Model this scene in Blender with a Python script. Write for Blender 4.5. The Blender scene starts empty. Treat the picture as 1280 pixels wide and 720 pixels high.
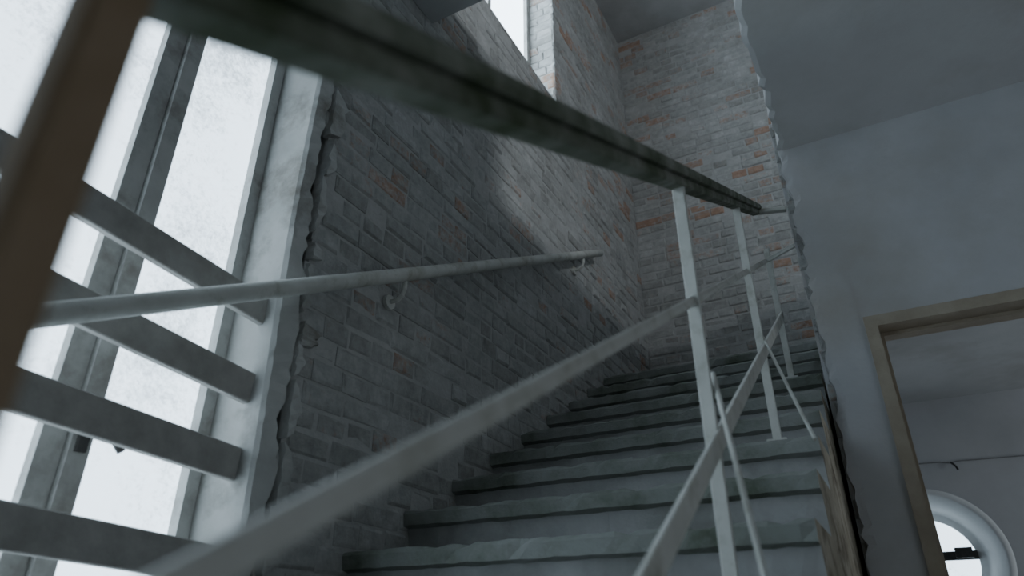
import bpy, math, random
from mathutils import Vector, Matrix
random.seed(7)
C = bpy.context.scene.collection

# ---------------------------------------------------------------- materials
def new_mat(name):
    m = bpy.data.materials.new(name); m.use_nodes = True
    nt = m.node_tree; b = nt.nodes['Principled BSDF']
    return m, nt, b
def noise(nt, scale, detail=6, rough=0.6, vec=None):
    n = nt.nodes.new('ShaderNodeTexNoise'); n.inputs['Scale'].default_value = scale
    n.inputs['Detail'].default_value = detail; n.inputs['Roughness'].default_value = rough
    if vec: nt.links.new(vec, n.inputs['Vector'])
    return n
def ramp(nt, fac, stops):
    r = nt.nodes.new('ShaderNodeValToRGB'); nt.links.new(fac, r.inputs['Fac'])
    el = r.color_ramp.elements
    while len(el) < len(stops): el.new(0.5)
    for e, (p, c) in zip(el, stops):
        e.position = p; e.color = (*c, 1) if len(c) == 3 else c
    return r
def mixc(nt, fac, a, b, mode='MIX'):
    m = nt.nodes.new('ShaderNodeMix'); m.data_type = 'RGBA'; m.blend_type = mode
    if hasattr(fac, 'links'): nt.links.new(fac, m.inputs['Factor'])
    else: m.inputs['Factor'].default_value = fac
    for s, v in ((6, a), (7, b)):
        if hasattr(v, 'links'): nt.links.new(v, m.inputs[s])
        else: m.inputs[s].default_value = (*v, 1)
    return m.outputs[2]
def bump(nt, b, h, strength, dist=0.01):
    n = nt.nodes.new('ShaderNodeBump'); n.inputs['Strength'].default_value = strength
    n.inputs['Distance'].default_value = dist
    nt.links.new(h, n.inputs['Height']); nt.links.new(n.outputs['Normal'], b.inputs['Normal'])
def geo(nt):
    return nt.nodes.new('ShaderNodeNewGeometry').outputs['Position']

def surf(name, stops, scale=3, rough=0.85, bs=0.4, bscale=40, bdist=0.004, dirt=None, dscale=1.2, dlo=.5, dhi=.7, metal=0):
    m, nt, b = new_mat(name); p = geo(nt)
    n = noise(nt, scale, 8, .62, p)
    col = ramp(nt, n.outputs['Fac'], stops).outputs['Color']
    if dirt:
        d = noise(nt, dscale, 8, .65, p)
        f = ramp(nt, d.outputs['Fac'], [(dlo, (0,0,0)), (dhi, (1,1,1))]).outputs['Color']
        col = mixc(nt, f, col, dirt)
    nt.links.new(col, b.inputs['Base Color'])
    b.inputs['Roughness'].default_value = rough; b.inputs['Metallic'].default_value = metal
    b.inputs['Specular IOR Level'].default_value = .3
    bump(nt, b, noise(nt, bscale, 5, .6, p).outputs['Fac'], bs, bdist)
    return m

M_plaster = surf('plaster_grey', [(.3,(.46,.465,.48)),(.7,(.58,.585,.595))], 1.6, .9, .35, 30, .004, dirt=(.45,.43,.40), dscale=1.1, dlo=.48, dhi=.75)
M_hceil = surf('hall_ceiling_plaster', [(.3,(.60,.60,.60)),(.7,(.72,.72,.72))], 1.6, .9, .35, 30, .004, dirt=(.54,.53,.50), dscale=1.1, dlo=.48, dhi=.75)
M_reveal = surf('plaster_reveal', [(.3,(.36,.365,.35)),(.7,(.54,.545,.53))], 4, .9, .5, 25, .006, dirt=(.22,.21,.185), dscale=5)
M_ceil = surf('concrete_ceiling', [(.3,(.40,.41,.41)),(.7,(.48,.49,.49))], 2, .9, .3, 18, .004, dirt=(.34,.34,.33))
M_conc = surf('stair_concrete', [(.3,(.30,.305,.30)),(.7,(.43,.435,.43))], 5, .9, .5, 60, .004, dirt=(.21,.22,.20), dscale=3, dlo=.46, dhi=.72)
M_lip = surf('stair_nosing', [(.3,(.22,.235,.22)),(.7,(.36,.37,.36))], 8, .85, .6, 80, .004, dirt=(.11,.13,.10), dscale=4, dlo=.42, dhi=.65)
M_side = surf('stair_side_render', [(.3,(.38,.34,.26)),(.7,(.55,.51,.42))], 9, .9, .8, 30, .01, dirt=(.19,.16,.12), dscale=7, dlo=.5, dhi=.62)
M_mortar = surf('mortar', [(.3,(.36,.36,.35)),(.7,(.48,.48,.47))], 10, .95, .8, 60, .006)
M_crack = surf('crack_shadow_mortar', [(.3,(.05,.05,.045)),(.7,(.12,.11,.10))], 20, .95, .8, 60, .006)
M_floor = surf('hall_floor_screed', [(.3,(.32,.32,.315)),(.7,(.42,.42,.41))], 4, .8, .4, 30, .004, dirt=(.24,.24,.22))
M_rail = surf('rail_mossy_paint', [(.35,(.14,.155,.12)),(.65,(.27,.28,.24))], 14, .65, .5, 90, .002, dirt=(.065,.085,.045), dscale=9, dlo=.42, dhi=.62)
M_white = surf('rail_grey_paint', [(.3,(.50,.505,.47)),(.7,(.62,.625,.59))], 12, .55, .3, 90, .002, dirt=(.36,.355,.30), dscale=11, dlo=.52, dhi=.7)
M_rust = surf('post_rusty_paint', [(.3,(.22,.15,.085)),(.7,(.33,.25,.17))], 10, .8, .4, 90, .002)
M_frame = surf('window_frame_paint', [(.3,(.38,.385,.37)),(.7,(.48,.485,.47))], 10, .6, .3, 60, .002, dirt=(.25,.24,.22), dscale=8)
M_board = surf('weathered_board', [(.3,(.29,.28,.26)),(.7,(.41,.40,.38))], 14, .85, .5, 60, .003)
M_door = surf('door_frame_paint', [(.3,(.36,.31,.24)),(.7,(.46,.41,.33))], 10, .65, .3, 60, .002)
M_dark = surf('dark_metal', [(.3,(.05,.05,.05)),(.7,(.10,.095,.09))], 20, .5, .3, 80, .001, metal=.4)
M_cable = surf('painted_cable', [(.3,(.2,.2,.2)),(.7,(.27,.27,.27))], 20, .7, .2, 80, .001)
M_wht = surf('round_window_surround', [(.3,(.70,.72,.72)),(.7,(.80,.82,.82))], 6, .8, .2, 30, .003)
M_room = surf('room_plaster', [(.3,(.42,.43,.44)),(.7,(.52,.53,.54))], 1.6, .9, .3, 30, .004)

def brick_mat():
    m, nt, b = new_mat('whitewashed_brick'); p = geo(nt)
    a = nt.nodes.new('ShaderNodeAttribute'); a.attribute_name = 'tint'
    sep = nt.nodes.new('ShaderNodeSeparateColor'); nt.links.new(a.outputs['Color'], sep.inputs[0])
    wash = ramp(nt, sep.outputs[0], [(0,(.41,.41,.395)),(.5,(.45,.455,.445)),(1,(.50,.505,.495))]).outputs['Color']
    n1 = noise(nt, 22, 8, .7, p)
    wash2 = mixc(nt, 1, wash, ramp(nt, n1.outputs['Fac'], [(.25,(.66,.66,.66)),(.7,(1.12,1.12,1.12))]).outputs['Color'], 'MULTIPLY')
    n4 = noise(nt, 2.6, 7, .65, p)
    wash2 = mixc(nt, 1, wash2, ramp(nt, n4.outputs['Fac'], [(.3,(.74,.74,.72)),(.65,(1.12,1.12,1.12))]).outputs['Color'], 'MULTIPLY')
    red = ramp(nt, n1.outputs['Fac'], [(.3,(.32,.20,.14)),(.7,(.50,.35,.27))]).outputs['Color']
    n2 = noise(nt, 1.3, 5, .6, p); n3 = noise(nt, 30, 6, .7, p)
    ad = nt.nodes.new('ShaderNodeMath'); ad.operation='MULTIPLY_ADD'
    ad.inputs[1].default_value=.8
    nt.links.new(sep.outputs[1], ad.inputs[0]); nt.links.new(n2.outputs['Fac'], ad.inputs[2])
    ad2 = nt.nodes.new('ShaderNodeMath'); ad2.operation='ADD'
    nt.links.new(ad.outputs[0], ad2.inputs[0]); nt.links.new(n3.outputs['Fac'], ad2.inputs[1])
    # whitewash has worn off more at the far end of the stairwell
    sx = nt.nodes.new('ShaderNodeSeparateXYZ'); nt.links.new(p, sx.inputs[0])
    wy = nt.nodes.new('ShaderNodeMapRange'); wy.inputs[1].default_value=2.5; wy.inputs[2].default_value=5.0
    wy.inputs[3].default_value=-.07; wy.inputs[4].default_value=.07; nt.links.new(sx.outputs[1], wy.inputs[0])
    ad3 = nt.nodes.new('ShaderNodeMath'); ad3.operation='ADD'
    nt.links.new(ad2.outputs[0], ad3.inputs[0]); nt.links.new(wy.outputs[0], ad3.inputs[1])
    mr = nt.nodes.new('ShaderNodeMapRange'); mr.inputs[1].default_value=1.68; mr.inputs[2].default_value=1.94
    nt.links.new(ad3.outputs[0], mr.inputs[0])
    col = mixc(nt, mr.outputs[0], wash2, red)
    nt.links.new(col, b.inputs['Base Color']); b.inputs['Roughness'].default_value=.95
    b.inputs['Specular IOR Level'].default_value = .2
    bump(nt, b, noise(nt, 38, 9, .75, p).outputs['Fac'], .9, .010)
    return m
M_brick = brick_mat()

def pane_mat(name, strength, lo=.35):
    m, nt, b = new_mat(name); p = geo(nt)
    n = noise(nt, 60, 6, .85, p); n2 = noise(nt, 2.2, 4, .6, p)
    mu = nt.nodes.new('ShaderNodeMath'); mu.operation='ADD'
    nt.links.new(n.outputs['Fac'], mu.inputs[0]); nt.links.new(n2.outputs['Fac'], mu.inputs[1])
    mr = nt.nodes.new('ShaderNodeMapRange'); mr.inputs[1].default_value=.72; mr.inputs[2].default_value=.98
    mr.inputs[3].default_value=strength*lo; mr.inputs[4].default_value=strength
    nt.links.new(mu.outputs[0], mr.inputs[0])
    b.inputs['Base Color'].default_value=(.6,.65,.68,1); b.inputs['Roughness'].default_value=.5
    b.inputs['Emission Color'].default_value=(.70,.86,1.0,1)
    nt.links.new(mr.outputs[0], b.inputs['Emission Strength'])
    return m
M_pane = pane_mat('frosted_glass_daylit', 3.4, .42)
M_pane_up = pane_mat('upper_glass_daylit', 7, .9)

# ---------------------------------------------------------------- mesh builder
class MB:
    def __init__(s): s.v=[]; s.f=[]; s.m=[]; s.t=[]; s.mats=[]
    def mi(s, mat):
        if mat not in s.mats: s.mats.append(mat)
        return s.mats.index(mat)
    def add(s, vs, fs, mat, tint=(.5,.3,0)):
        o=len(s.v); s.v+= [tuple(v) for v in vs]; s.t += [tint]*len(vs)
        k=s.mi(mat)
        for f in fs: s.f.append([i+o for i in f]); s.m.append(k)
    def box(s, x0,x1,y0,y1,z0,z1, mat):
        vs=[(x,y,z) for z in (z0,z1) for y in (y0,y1) for x in (x0,x1)]
        s.add(vs,[(0,2,3,1),(4,5,7,6),(0,1,5,4),(2,6,7,3),(0,4,6,2),(1,3,7,5)],mat)
    def sweep(s, pts, prof, mat, up=Vector((0,0,1)), caps=True):
        P=[Vector(p) for p in pts]; n=len(prof); vs=[]
        for i,p in enumerate(P):
            if i==0: d=P[1]-P[0]
            elif i==len(P)-1: d=P[-1]-P[-2]
            else: d=(P[i+1]-p).normalized()+(p-P[i-1]).normalized()
            d.normalize(); u=up
            if abs(d.dot(u))>.98: u=Vector((0,1,0))
            side=d.cross(u).normalized(); w=side.cross(d).normalized()
            for a,b in prof: vs.append(p+side*a+w*b)
        fs=[]
        for i in range(len(P)-1):
            for j in range(n):
                k=(j+1)%n; fs.append((i*n+j,(i+1)*n+j,(i+1)*n+k,i*n+k))
        if caps:
            fs.append(tuple(range(n))); fs.append(tuple(reversed([ (len(P)-1)*n+j for j in range(n)])))
        s.add(vs,fs,mat)
    def tube(s, pts, r, mat, seg=12):
        s.sweep(pts,[(r*math.cos(2*math.pi*i/seg), r*math.sin(2*math.pi*i/seg)) for i in range(seg)],mat)
    def bar(s, pts, w, h, mat, c=.15):
        a,b=w/2,h/2; e=min(w,h)*c
        s.sweep(pts,[(-a+e,-b),(a-e,-b),(a,-b+e),(a,b-e),(a-e,b),(-a+e,b),(-a,b-e),(-a,-b+e)],mat)
    def obj(s, name, parent=None, smooth=False):
        me=bpy.data.meshes.new(name); me.from_pydata(s.v,[],s.f)
        for m in s.mats: me.materials.append(m)
        me.polygons.foreach_set('material_index', s.m)
        at=me.color_attributes.new('tint','FLOAT_COLOR','POINT')
        for i,t in enumerate(s.t): at.data[i].color=(*t,1)
        import bmesh
        bm=bmesh.new(); bm.from_mesh(me); bmesh.ops.recalc_face_normals(bm,faces=bm.faces); bm.to_mesh(me); bm.free()
        if smooth:
            for p in me.polygons: p.use_smooth=True
        me.update()
        o=bpy.data.objects.new(name,me); C.objects.link(o)
        if parent: o.parent=parent
        return o
def empty(name):
    e=bpy.data.objects.new(name,None); C.objects.link(e); e.empty_display_size=.1; return e

def brick_rows(mb, org, du, nrm, z0, z1, intervals):
    org=Vector(org); du=Vector(du); n=Vector(nrm); zz=Vector((0,0,1)); H=.077; g=.008
    row=0; z=z0
    while z<z1-.02:
        L=.245 if row%2==0 else .125
        for (a,b) in intervals(z+H/2,row):
            u=a - (0 if row%2 else random.choice((0,.06)))
            while u<b-.02:
                l=L+random.uniform(-.016,.016)
                if random.random()<.16: l=.125+random.uniform(-.015,.015)
                ua=max(u,a); ub=min(u+l,b)
                if b-ub<.05: ub=b
                if ub-ua>.03:
                    d=random.uniform(-.0025,.005)
                    if random.random()<.08: d-=.008
                    uj=lambda:random.uniform(-.004,.004)
                    c0,c1=ua+g/2,ub-g/2; e0,e1=z+g/2,min(z+H-g/2,z1)
                    wob=.008*math.sin(ua*3+z*1.7)
                    quad=[(c0,e0),(c1,e0),(c1,e1),(c0,e1)]
                    vs=[org+du*p+zz*(q+wob)+n*(-.03) for p,q in quad]
                    q2=[(p+uj(),q+uj()*.8+wob) for p,q in quad]
                    vs+=[org+du*p+zz*q+n*(d-.005) for p,q in q2]
                    mx=(c0+c1)/2; mz=(e0+e1)/2+wob
                    tl=random.uniform(-.004,.004)
                    vs+=[org+du*(p+(.009 if p<mx else -.009))+zz*(q+(.010 if q<mz else -.010))+n*(d+tl*(1 if q>mz else -1)+uj()*.6) for p,q in q2]
                    fs=[]
                    for o in (0,4):
                        for j in range(4): k=(j+1)%4; fs.append((o+j,o+k,o+4+k,o+4+j))
                    fs.append((8,9,10,11))
                    mb.add(vs,fs,M_brick,(random.random(),random.random(),0))
                u+=l
        z+=H; row+=1

FL=-.886          # hall floor level
CE=5.6            # stairwell ceiling
# ---------------------------------------------------------------- left wall
w=MB()
BK=-1.504
for b in [(-1.76,BK,1.395,5.35,FL-.2,3.43),(-1.76,BK,1.395,2.2,3.43,CE),(-1.76,BK,3.437,5.35,3.43,CE),(-1.76,BK,2.2,3.437,5.2,CE)]:
    w.box(*b,M_mortar)
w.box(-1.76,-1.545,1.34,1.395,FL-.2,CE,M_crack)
for b in [(-1.76,-1.5,-.7,1.36,2.62,CE),(-1.76,-1.5,-.7,1.36,FL-.2,-.75),(-1.76,-1.5,-3,-.7,FL-.2,CE)]:
    w.box(*b,M_plaster)
def inter(z,row):
    r0=1.375+(.0 if row%2 else .05)+random.uniform(-.03,.03)
    if 3.43<z<5.2: return [(r0,2.2),(3.43,5.1)]
    return [(r0,5.1)]
brick_rows(w,(-1.5,0,0),(0,1,0),(1,0,0),FL,CE,inter)
brick_rows(w,(-1.76,3.43,0),(1,0,0),(0,-1,0),3.43,5.2,lambda z,r:[(0.0,.258)])
w.box(-1.76,-1.50,2.2,3.43,3.415,3.435,M_mortar)
def jag(n,amp,base,k=.55):
    out=[];v=0
    for i in range(n):
        v=k*v+random.uniform(-amp,amp); out.append(base+v)
    return out
N=130; zs=[-.75+i*(3.37/N) for i in range(N+1)]
e2=jag(N+1,.011,1.352,.8)
vs=[];fs=[]
for i,z in enumerate(zs):
    k=.006*math.sin(z*4)
    vs+=[(-1.73,1.282,z),(-1.508,1.300+k,z),(-1.494+random.uniform(-.003,.003),1.308+k,z),
         (-1.485+random.uniform(-.004,.004),e2[i]+k,z),(-1.50,e2[i]+.006+k,z),(-1.56,e2[i]+.004+k,z)]
for i in range(N):
    for j in range(5): fs.append((i*6+j,i*6+j+1,i*6+6+j+1,i*6+6+j))
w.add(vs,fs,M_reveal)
z=-.7
while z<2.6:
    L=random.uniform(.06,.30); ww=random.uniform(.03,.09); m=9
    vs=[];y0=1.388+random.uniform(-.010,.010)
    for i in range(m):
        t=i/(m-1); a=math.sin(math.pi*t)**.5
        vs+=[(-1.515,y0-.004,z+L*t),(-1.481+random.uniform(-.005,.005),y0+random.uniform(-.004,.004),z+L*t),
             (-1.486,y0+ww*a*random.uniform(.6,1.1)+.003,z+L*t),(-1.515,y0+ww*a+.006,z+L*t)]
    w.add(vs,[(i*4+j,i*4+j+1,i*4+5+j,i*4+4+j) for i in range(m-1) for j in range(3)]+[(0,1,2,3),((m-1)*4,(m-1)*4+1,(m-1)*4+2,(m-1)*4+3)],M_reveal)
    z+=L+random.uniform(-.02,.05)
w.obj('wall_left')

# ---------------------------------------------------------------- back wall
w=MB(); w.box(-1.76,-.1,5.104,5.35,FL,CE,M_mortar)
w.box(-.1,3.2,5.1,5.35,2.36,CE,M_plaster)
brick_rows(w,(-1.5,5.1,0),(1,0,0),(0,-1,0),1.3,CE,lambda z,r:[(0,1.42)])
w.obj('wall_back')

# ---------------------------------------------------------------- right wall (door wall + stairwell return)
DX0,DX1,DZ=.06,.98,1.2
w=MB()
w.box(-.148,0,3.02,5.1,FL,2.36,M_plaster)
brick_rows(w,(-.15,3.012,0),(1,0,0),(0,-1,0),FL,2.36,lambda z,r:[(0+(0.0 if r%2 else .012),.16)])
w.box(0,DX0,3.0,3.15,FL,2.3,M_plaster)
w.box(DX1,3.2,3.0,3.15,FL,2.3,M_plaster)
w.box(DX0,DX1,3.0,3.15,DZ,2.3,M_plaster)
N=90; zs=[FL+i*((2.16-FL)/N) for i in range(N+1)]
ed=jag(N+1,.015,-.116)
vs=[];fs=[]
for i,z in enumerate(zs):
    lo=ed[i]-(.02*max(0,math.sin(z*2.3)))
    r=random.uniform(-.003,.003)
    vs+=[(lo-.004,3.01,z),(lo,2.985+r,z),(max(lo+.03,-.1),2.981,z),(.0,2.981,z),(DX0,2.981,z)]
for i in range(N):
    for j in range(4): fs.append((i*5+j,i*5+j+1,i*5+6+j,i*5+5+j))
w.add(vs,fs,M_plaster)
w.box(DX0,DX1,2.981,3.0,DZ,2.16,M_plaster); w.box(DX1,3.2,2.981,3.0,FL,2.16,M_plaster)
w.obj('wall_right')

w=MB(); w.box(-.12,-.02,-3,1.94,2.36,2.95,M_plaster); w.obj('upper_light_blocker')  # added blocker above the hall slab, shapes the shadow edge on the left brick
w=MB(); w.box(-1.76,3.2,-3.2,-3,FL,CE,M_plaster); w.obj('wall_behind')
w=MB(); w.box(3.2,3.4,-3.2,6.2,FL,CE,M_plaster); w.obj('wall_hall_side')

# ---------------------------------------------------------------- ceilings
w=MB(); w.box(-1.76,3.4,-3,5.35,CE,CE+.2,M_ceil); w.obj('ceiling')
w=MB()
w.box(-.1,3.2,3.0,5.1,2.28,2.36,M_ceil)
N=130; ys=[-3+i*(6.0/N) for i in range(N+1)]; ed=jag(N+1,.015,-.105)
vs=[];fs=[]
for i,y in enumerate(ys):
    x=ed[i]
    vs+=[(x,y,2.36),(x-.01,y,2.17),(x+.012,y,2.152),(3.2,y,2.15),(3.2,y,2.36)]
for i in range(N):
    for j in range(5): fs.append((i*5+j,i*5+(j+1)%5,i*5+5+(j+1)%5,i*5+5+j))
fs+= [(0,1,2,3,4),tuple(N*5+j for j in range(5))]
w.add(vs,fs,M_hceil)
w.obj('ceiling_hall')
w=MB(); w.box(-1.5,-.12,-3,1.94,2.74,2.95,M_ceil)
w.box(-1.5,-.12,1.90,1.94,2.95,3.0,M_ceil)
w.obj('upper_landing_slab')

# ---------------------------------------------------------------- floor
w=MB(); w.box(-1.76,3.4,-3.2,6.4,FL-.2,FL,M_floor); w.obj('floor')

# ---------------------------------------------------------------- staircase
G,R=.29,.163
def nose(k): return 1.70+G*k, .255+R*k
prof=[]; kind=[]
prof.append((nose(-6)[0]+.045,FL))
for k in range(-6,9):
    y,z=nose(k)
    prof+=[(y+.03,z-.058),(y+.002,z-.050),(y-.002,z-.012),(y+.008,z)]
    kind+=['r','l','l','l']
    if k<8:
        prof.append((nose(k+1)[0]+.045,z)); kind.append('t')
prof.append((5.09,nose(8)[1])); kind.append('t')
NX=40; X0,X1=-1.499,-.165
w=MB(); n=len(prof); vs=[]
for i in range(NX+1):
    x=X0+(X1-X0)*i/NX
    for j,(y,z) in enumerate(prof):
        dz=random.uniform(-.0025,.002); dy=random.uniform(-.002,.003)
        if j%5 in (3,4) and random.random()<.14: dz-=.007; dy+=.007
        if j==0 : dz=dy=0
        vs.append((x,y+dy,z+dz))
fl=[];fr=[]
for i in range(NX):
    for j in range(n-1):
        q=(i*n+j,i*n+j+1,(i+1)*n+j+1,(i+1)*n+j)
        (fl if kind[j]=='l' else fr).append(q)
w.add(vs,fr,M_conc)
k=w.mi(M_lip)
for f in fl: w.f.append(list(f)); w.m.append(k)
for i,mat in ((0,M_conc),(NX,M_side)):
    sv=[vs[i*n+j] for j in range(n)]
    X=vs[i*n][0]
    sv+=[(X,5.09,FL)]
    w.add(sv,[tuple(range(n+1))],mat)
w.obj('staircase')

# ---------------------------------------------------------------- stair railing
XR=-.29
def nz(y): return -.7005+.5621*y
rail=empty('stair_railing')
def pl(y,h,x=XR): return (x,y,nz(y)+h)
def hh(y): return .955-.023*y
w=MB()
cap=[(-.028,.0),(.028,.0),(.031,.008),(.029,.024),(.018,.033),(-.018,.033),(-.029,.024),(-.031,.008)]
ZE=nz(3.03)+hh(3.03)
w.sweep([pl(.12,hh(.12)),pl(1.4,hh(1.4)),pl(3.05,hh(3.05))],cap,M_rail)
w.bar([pl(.12,hh(.12)-.012),pl(3.04,hh(3.04)-.012)],.036,.024,M_rail)
w.bar([(XR-.02,3.03,ZE-.005),(-.152,3.03,ZE-.035)],.03,.022,M_white)
w.obj('handrail',rail)
w=MB(); w.bar([pl(-.38,.60),pl(3.1,.60),(-.15,3.05,nz(3.1)+.62)],.014,.021,M_white); w.obj('middle_rail',rail)
w=MB(); w.bar([pl(-.38,.29,XR+.012),pl(3.22,.29,XR+.012)],.010,.042,M_white); w.obj('lower_rail',rail)
def stepz(y):
    k=math.floor((y-1.70)/G); return .255+R*k
for i,(y,m) in enumerate(((.115,M_rust),(1.365,M_white),(2.34,M_white),(3.2,M_white))):
    w=MB(); zt=nz(y)+(.905 if y<3.1 else .66)
    if i==0: zt=1.1
    w.bar([(XR,y,stepz(y)+.001),(XR,y,zt)],.028,.012 if i else .028,m)
    w.box(XR-.03,XR+.03,y-.03,y+.03,stepz(y)+.002,stepz(y)+.010,m)
    w.obj('post_%d'%(i+1),rail)
for i,(y) in enumerate((1.41,2.36)):
    w=MB(); w.tube([(XR+.01,y,nz(y)+(.42 if i==0 else .33)),(-.185,y-.31,nz(y)-.015),(-.150,y-.40,nz(y)-.14)],.0055,M_white,8)
    w.obj('brace_%d'%(i+1),rail)

# ---------------------------------------------------------------- wall handrail
hr=empty('wall_handrail')
def hp(y): return (-1.425,y,nz(y)+.925)
w=MB(); w.tube([hp(.55),hp(1.4),hp(2.4),hp(3.3),hp(3.92)],.026,M_white,16); w.obj('rail',hr,True)
for i,y in enumerate((1.80,3.60)):
    x,_,z=hp(y)
    w=MB(); w.tube([(x,y,z-.02),(x,y,z-.06),(x-.008,y,z-.085),(x-.03,y,z-.10),(-1.49,y,z-.10)],.009,M_white,8)
    w.tube([(-1.50,y,z-.10),(-1.485,y,z-.10)],.028,M_white,14)
    w.obj('bracket_%d'%(i+1),hr)

# ---------------------------------------------------------------- tall window
WX=-1.70
win=empty('window_1')
w=MB()
def vert(y0,y1,x0=WX-.03,x1=WX+.035,z0=-.75,z1=2.62,m=M_frame): w.box(x0,x1,y0,y1,z0,z1,m)
vert(1.245,1.285,WX-.03,WX+.03)
vert(.905,.955,WX-.03,WX+.045); vert(.845,.903,WX-.03,WX+.025)
vert(.25,.37); vert(-.15,-.05); vert(-.7,-.62)
w.box(WX-.03,WX+.04,-.7,1.265,2.55,2.62,M_frame); w.box(WX-.03,WX+.04,-.7,1.265,-.75,-.67,M_frame)
w.obj('frame',win)
w=MB(); w.box(WX-.012,WX-.006,-.66,1.26,-.7,2.58,M_pane); w.obj('panes',win)
w=MB()
w.box(WX+.045,WX+.055,.917,.942,.405,.52,M_dark)
w.tube([(WX+.05,.93,.475),(WX+.095,.93,.475)],.009,M_dark,10)
w.tube([(WX+.092,.925,.482),(WX+.095,.955,.46),(WX+.095,1.0,.415)],.010,M_dark,10)
w.obj('handle',win)

gb=empty('window_guard')
for i,(zl,zr) in enumerate(((.965,.90),(.72,.655),(.485,.44),(.225,.185),(-.02,-.04))):
    w=MB(); h=.090; x0=-1.555
    pts=[(x0,-.68,zl+ (zl-zr)*1.6),(x0,.5,zl),(x0,1.296,zr)]
    w.bar(pts,.024,h,M_board,.12); w.obj('board_%d'%(i+1),gb)

# ---------------------------------------------------------------- upper window
w2=empty('window_2'); w=MB()
w.box(-1.75,-1.70,2.2,3.43,3.43,3.49,M_frame); w.box(-1.75,-1.70,2.2,3.43,5.14,5.2,M_frame)
w.box(-1.75,-1.70,2.2,2.26,3.43,5.2,M_frame); w.box(-1.75,-1.70,3.385,3.43,3.43,5.2,M_frame); w.box(-1.75,-1.70,2.80,2.84,3.43,5.2,M_frame)
w.obj('frame',w2)
w=MB(); w.box(-1.735,-1.73,2.22,3.41,3.45,5.18,M_pane_up); w.obj('panes',w2)

# ---------------------------------------------------------------- door frame
d=empty('door_1'); w=MB()
for a,b in ((DX0-.012,DX0+.035),(DX1-.035,DX1+.012)): w.box(a,b,2.965,3.165,FL,DZ-.035,M_door)
w.box(DX0-.012,DX1+.012,2.965,3.165,DZ-.035,DZ+.012,M_door)
w.box(DX0+.035,DX0+.05,3.06,3.10,FL,DZ-.05,M_door); w.box(DX0+.035,DX1-.035,3.06,3.10,DZ-.05,DZ-.035,M_door)
w.obj('frame',d)

# ---------------------------------------------------------------- room beyond the door
w=MB(); w.box(0,3.2,3.15,6.2,1.68,1.88,M_ceil); w.obj('ceiling_room')
CX,CZ,RO,RI=.138,.546,.46,.30
w=MB(); S=64; vs=[];fs=[]
x0,x1,z0,z1=-1.0,3.2,FL,1.68
for i in range(S):
    a=2*math.pi*i/S; c,s_=math.cos(a),math.sin(a)
    t=min(((x1-CX)/c if c>1e-6 else (x0-CX)/c if c<-1e-6 else 9e9),((z1-CZ)/s_ if s_>1e-6 else (z0-CZ)/s_ if s_<-1e-6 else 9e9))
    vs+=[(CX+RO*c,6.0,CZ+RO*s_),(CX+t*c,6.0,CZ+t*s_)]
for i in range(S): j=(i+1)%S; fs.append((2*i,2*i+1,2*j+1,2*j))
w.add(vs,fs,M_room); w.obj('wall_room_back')
w3=empty('window_3'); w=MB(); vs=[];fs=[]
rings=[(RO+.03,5.985),(RO+.01,5.96),(RO-.02,5.975),(RI+.07,6.14),(RI+.04,6.19),(RI,6.20),(RI,6.24)]
for r,y in rings:
    for i in range(S):
        a=2*math.pi*i/S; vs.append((CX+r*math.cos(a),y,CZ+r*math.sin(a)))
for q in range(len(rings)-1):
    for i in range(S): j=(i+1)%S; fs.append((q*S+i,q*S+j,(q+1)*S+j,(q+1)*S+i))
w.add(vs,fs,M_wht); w.obj('surround',w3,True)
w=MB(); w.add([(CX+RI*math.cos(2*math.pi*i/S),6.23,CZ+RI*math.sin(2*math.pi*i/S)) for i in range(S)],[tuple(range(S))],M_pane); w.obj('pane',w3)
w=MB(); w.box(CX-RI,CX+RI,6.19,6.22,CZ+.01,CZ+.07,M_dark); w.box(CX+.16,CX+.27,6.15,6.19,CZ+.02,CZ+.09,M_dark); w.obj('crossbar',w3)
w=MB(); w.tube([(.0,5.985,1.215),(.35,5.985,1.21),(.42,5.985,1.195),(.46,5.985,1.205),(1.2,5.985,1.19),(3.2,5.985,1.18)],.004,M_cable,6)
w.tube([(.42,5.985,1.20),(.44,5.96,1.17),(.45,5.95,1.14)],.007,M_dark,6); w.obj('wall_cable')

# ---------------------------------------------------------------- lights
def area(name,loc,rot,sx,sy,e,col):
    l=bpy.data.lights.new(name,'AREA'); l.shape='RECTANGLE'; l.size=sx; l.size_y=sy; l.energy=e; l.color=col
    o=bpy.data.objects.new(name,l); o.location=loc; o.rotation_euler=rot; C.objects.link(o); return o
area('room_fill_light',(3.1,4.8,.6),(0,math.radians(90),0),1.2,1.0,18,(.84,.92,1))  # added fill lamp out of view, brightens the room past the door
area('hall_fill_light',(3.1,.4,.3),(0,math.radians(100),0),1.4,1.4,9,(.88,.95,1))  # added fill for hall, stair side and railing; no window modelled here
area('upper_floor_window_light',(3.1,.4,2.97),(0,math.radians(90),math.radians(20)),.42,.9,115,(.88,.94,1))

wd=bpy.data.worlds.new('world'); bpy.context.scene.world=wd; wd.use_nodes=True
wd.node_tree.nodes['Background'].inputs[0].default_value=(.6,.75,.95,1); wd.node_tree.nodes['Background'].inputs[1].default_value=.3

# ---------------------------------------------------------------- camera
cd=bpy.data.cameras.new('camera'); cd.sensor_width=36; cd.lens=24.2
cam=bpy.data.objects.new('camera',cd); C.objects.link(cam)
cam.location=(0,0,0)
cam.rotation_euler=(math.radians(90+27.55),0,math.radians(28.4))
cd.dof.use_dof=True; cd.dof.focus_distance=3.2; cd.dof.aperture_fstop=2.4
cd.clip_start=.02
bpy.context.scene.camera=cam
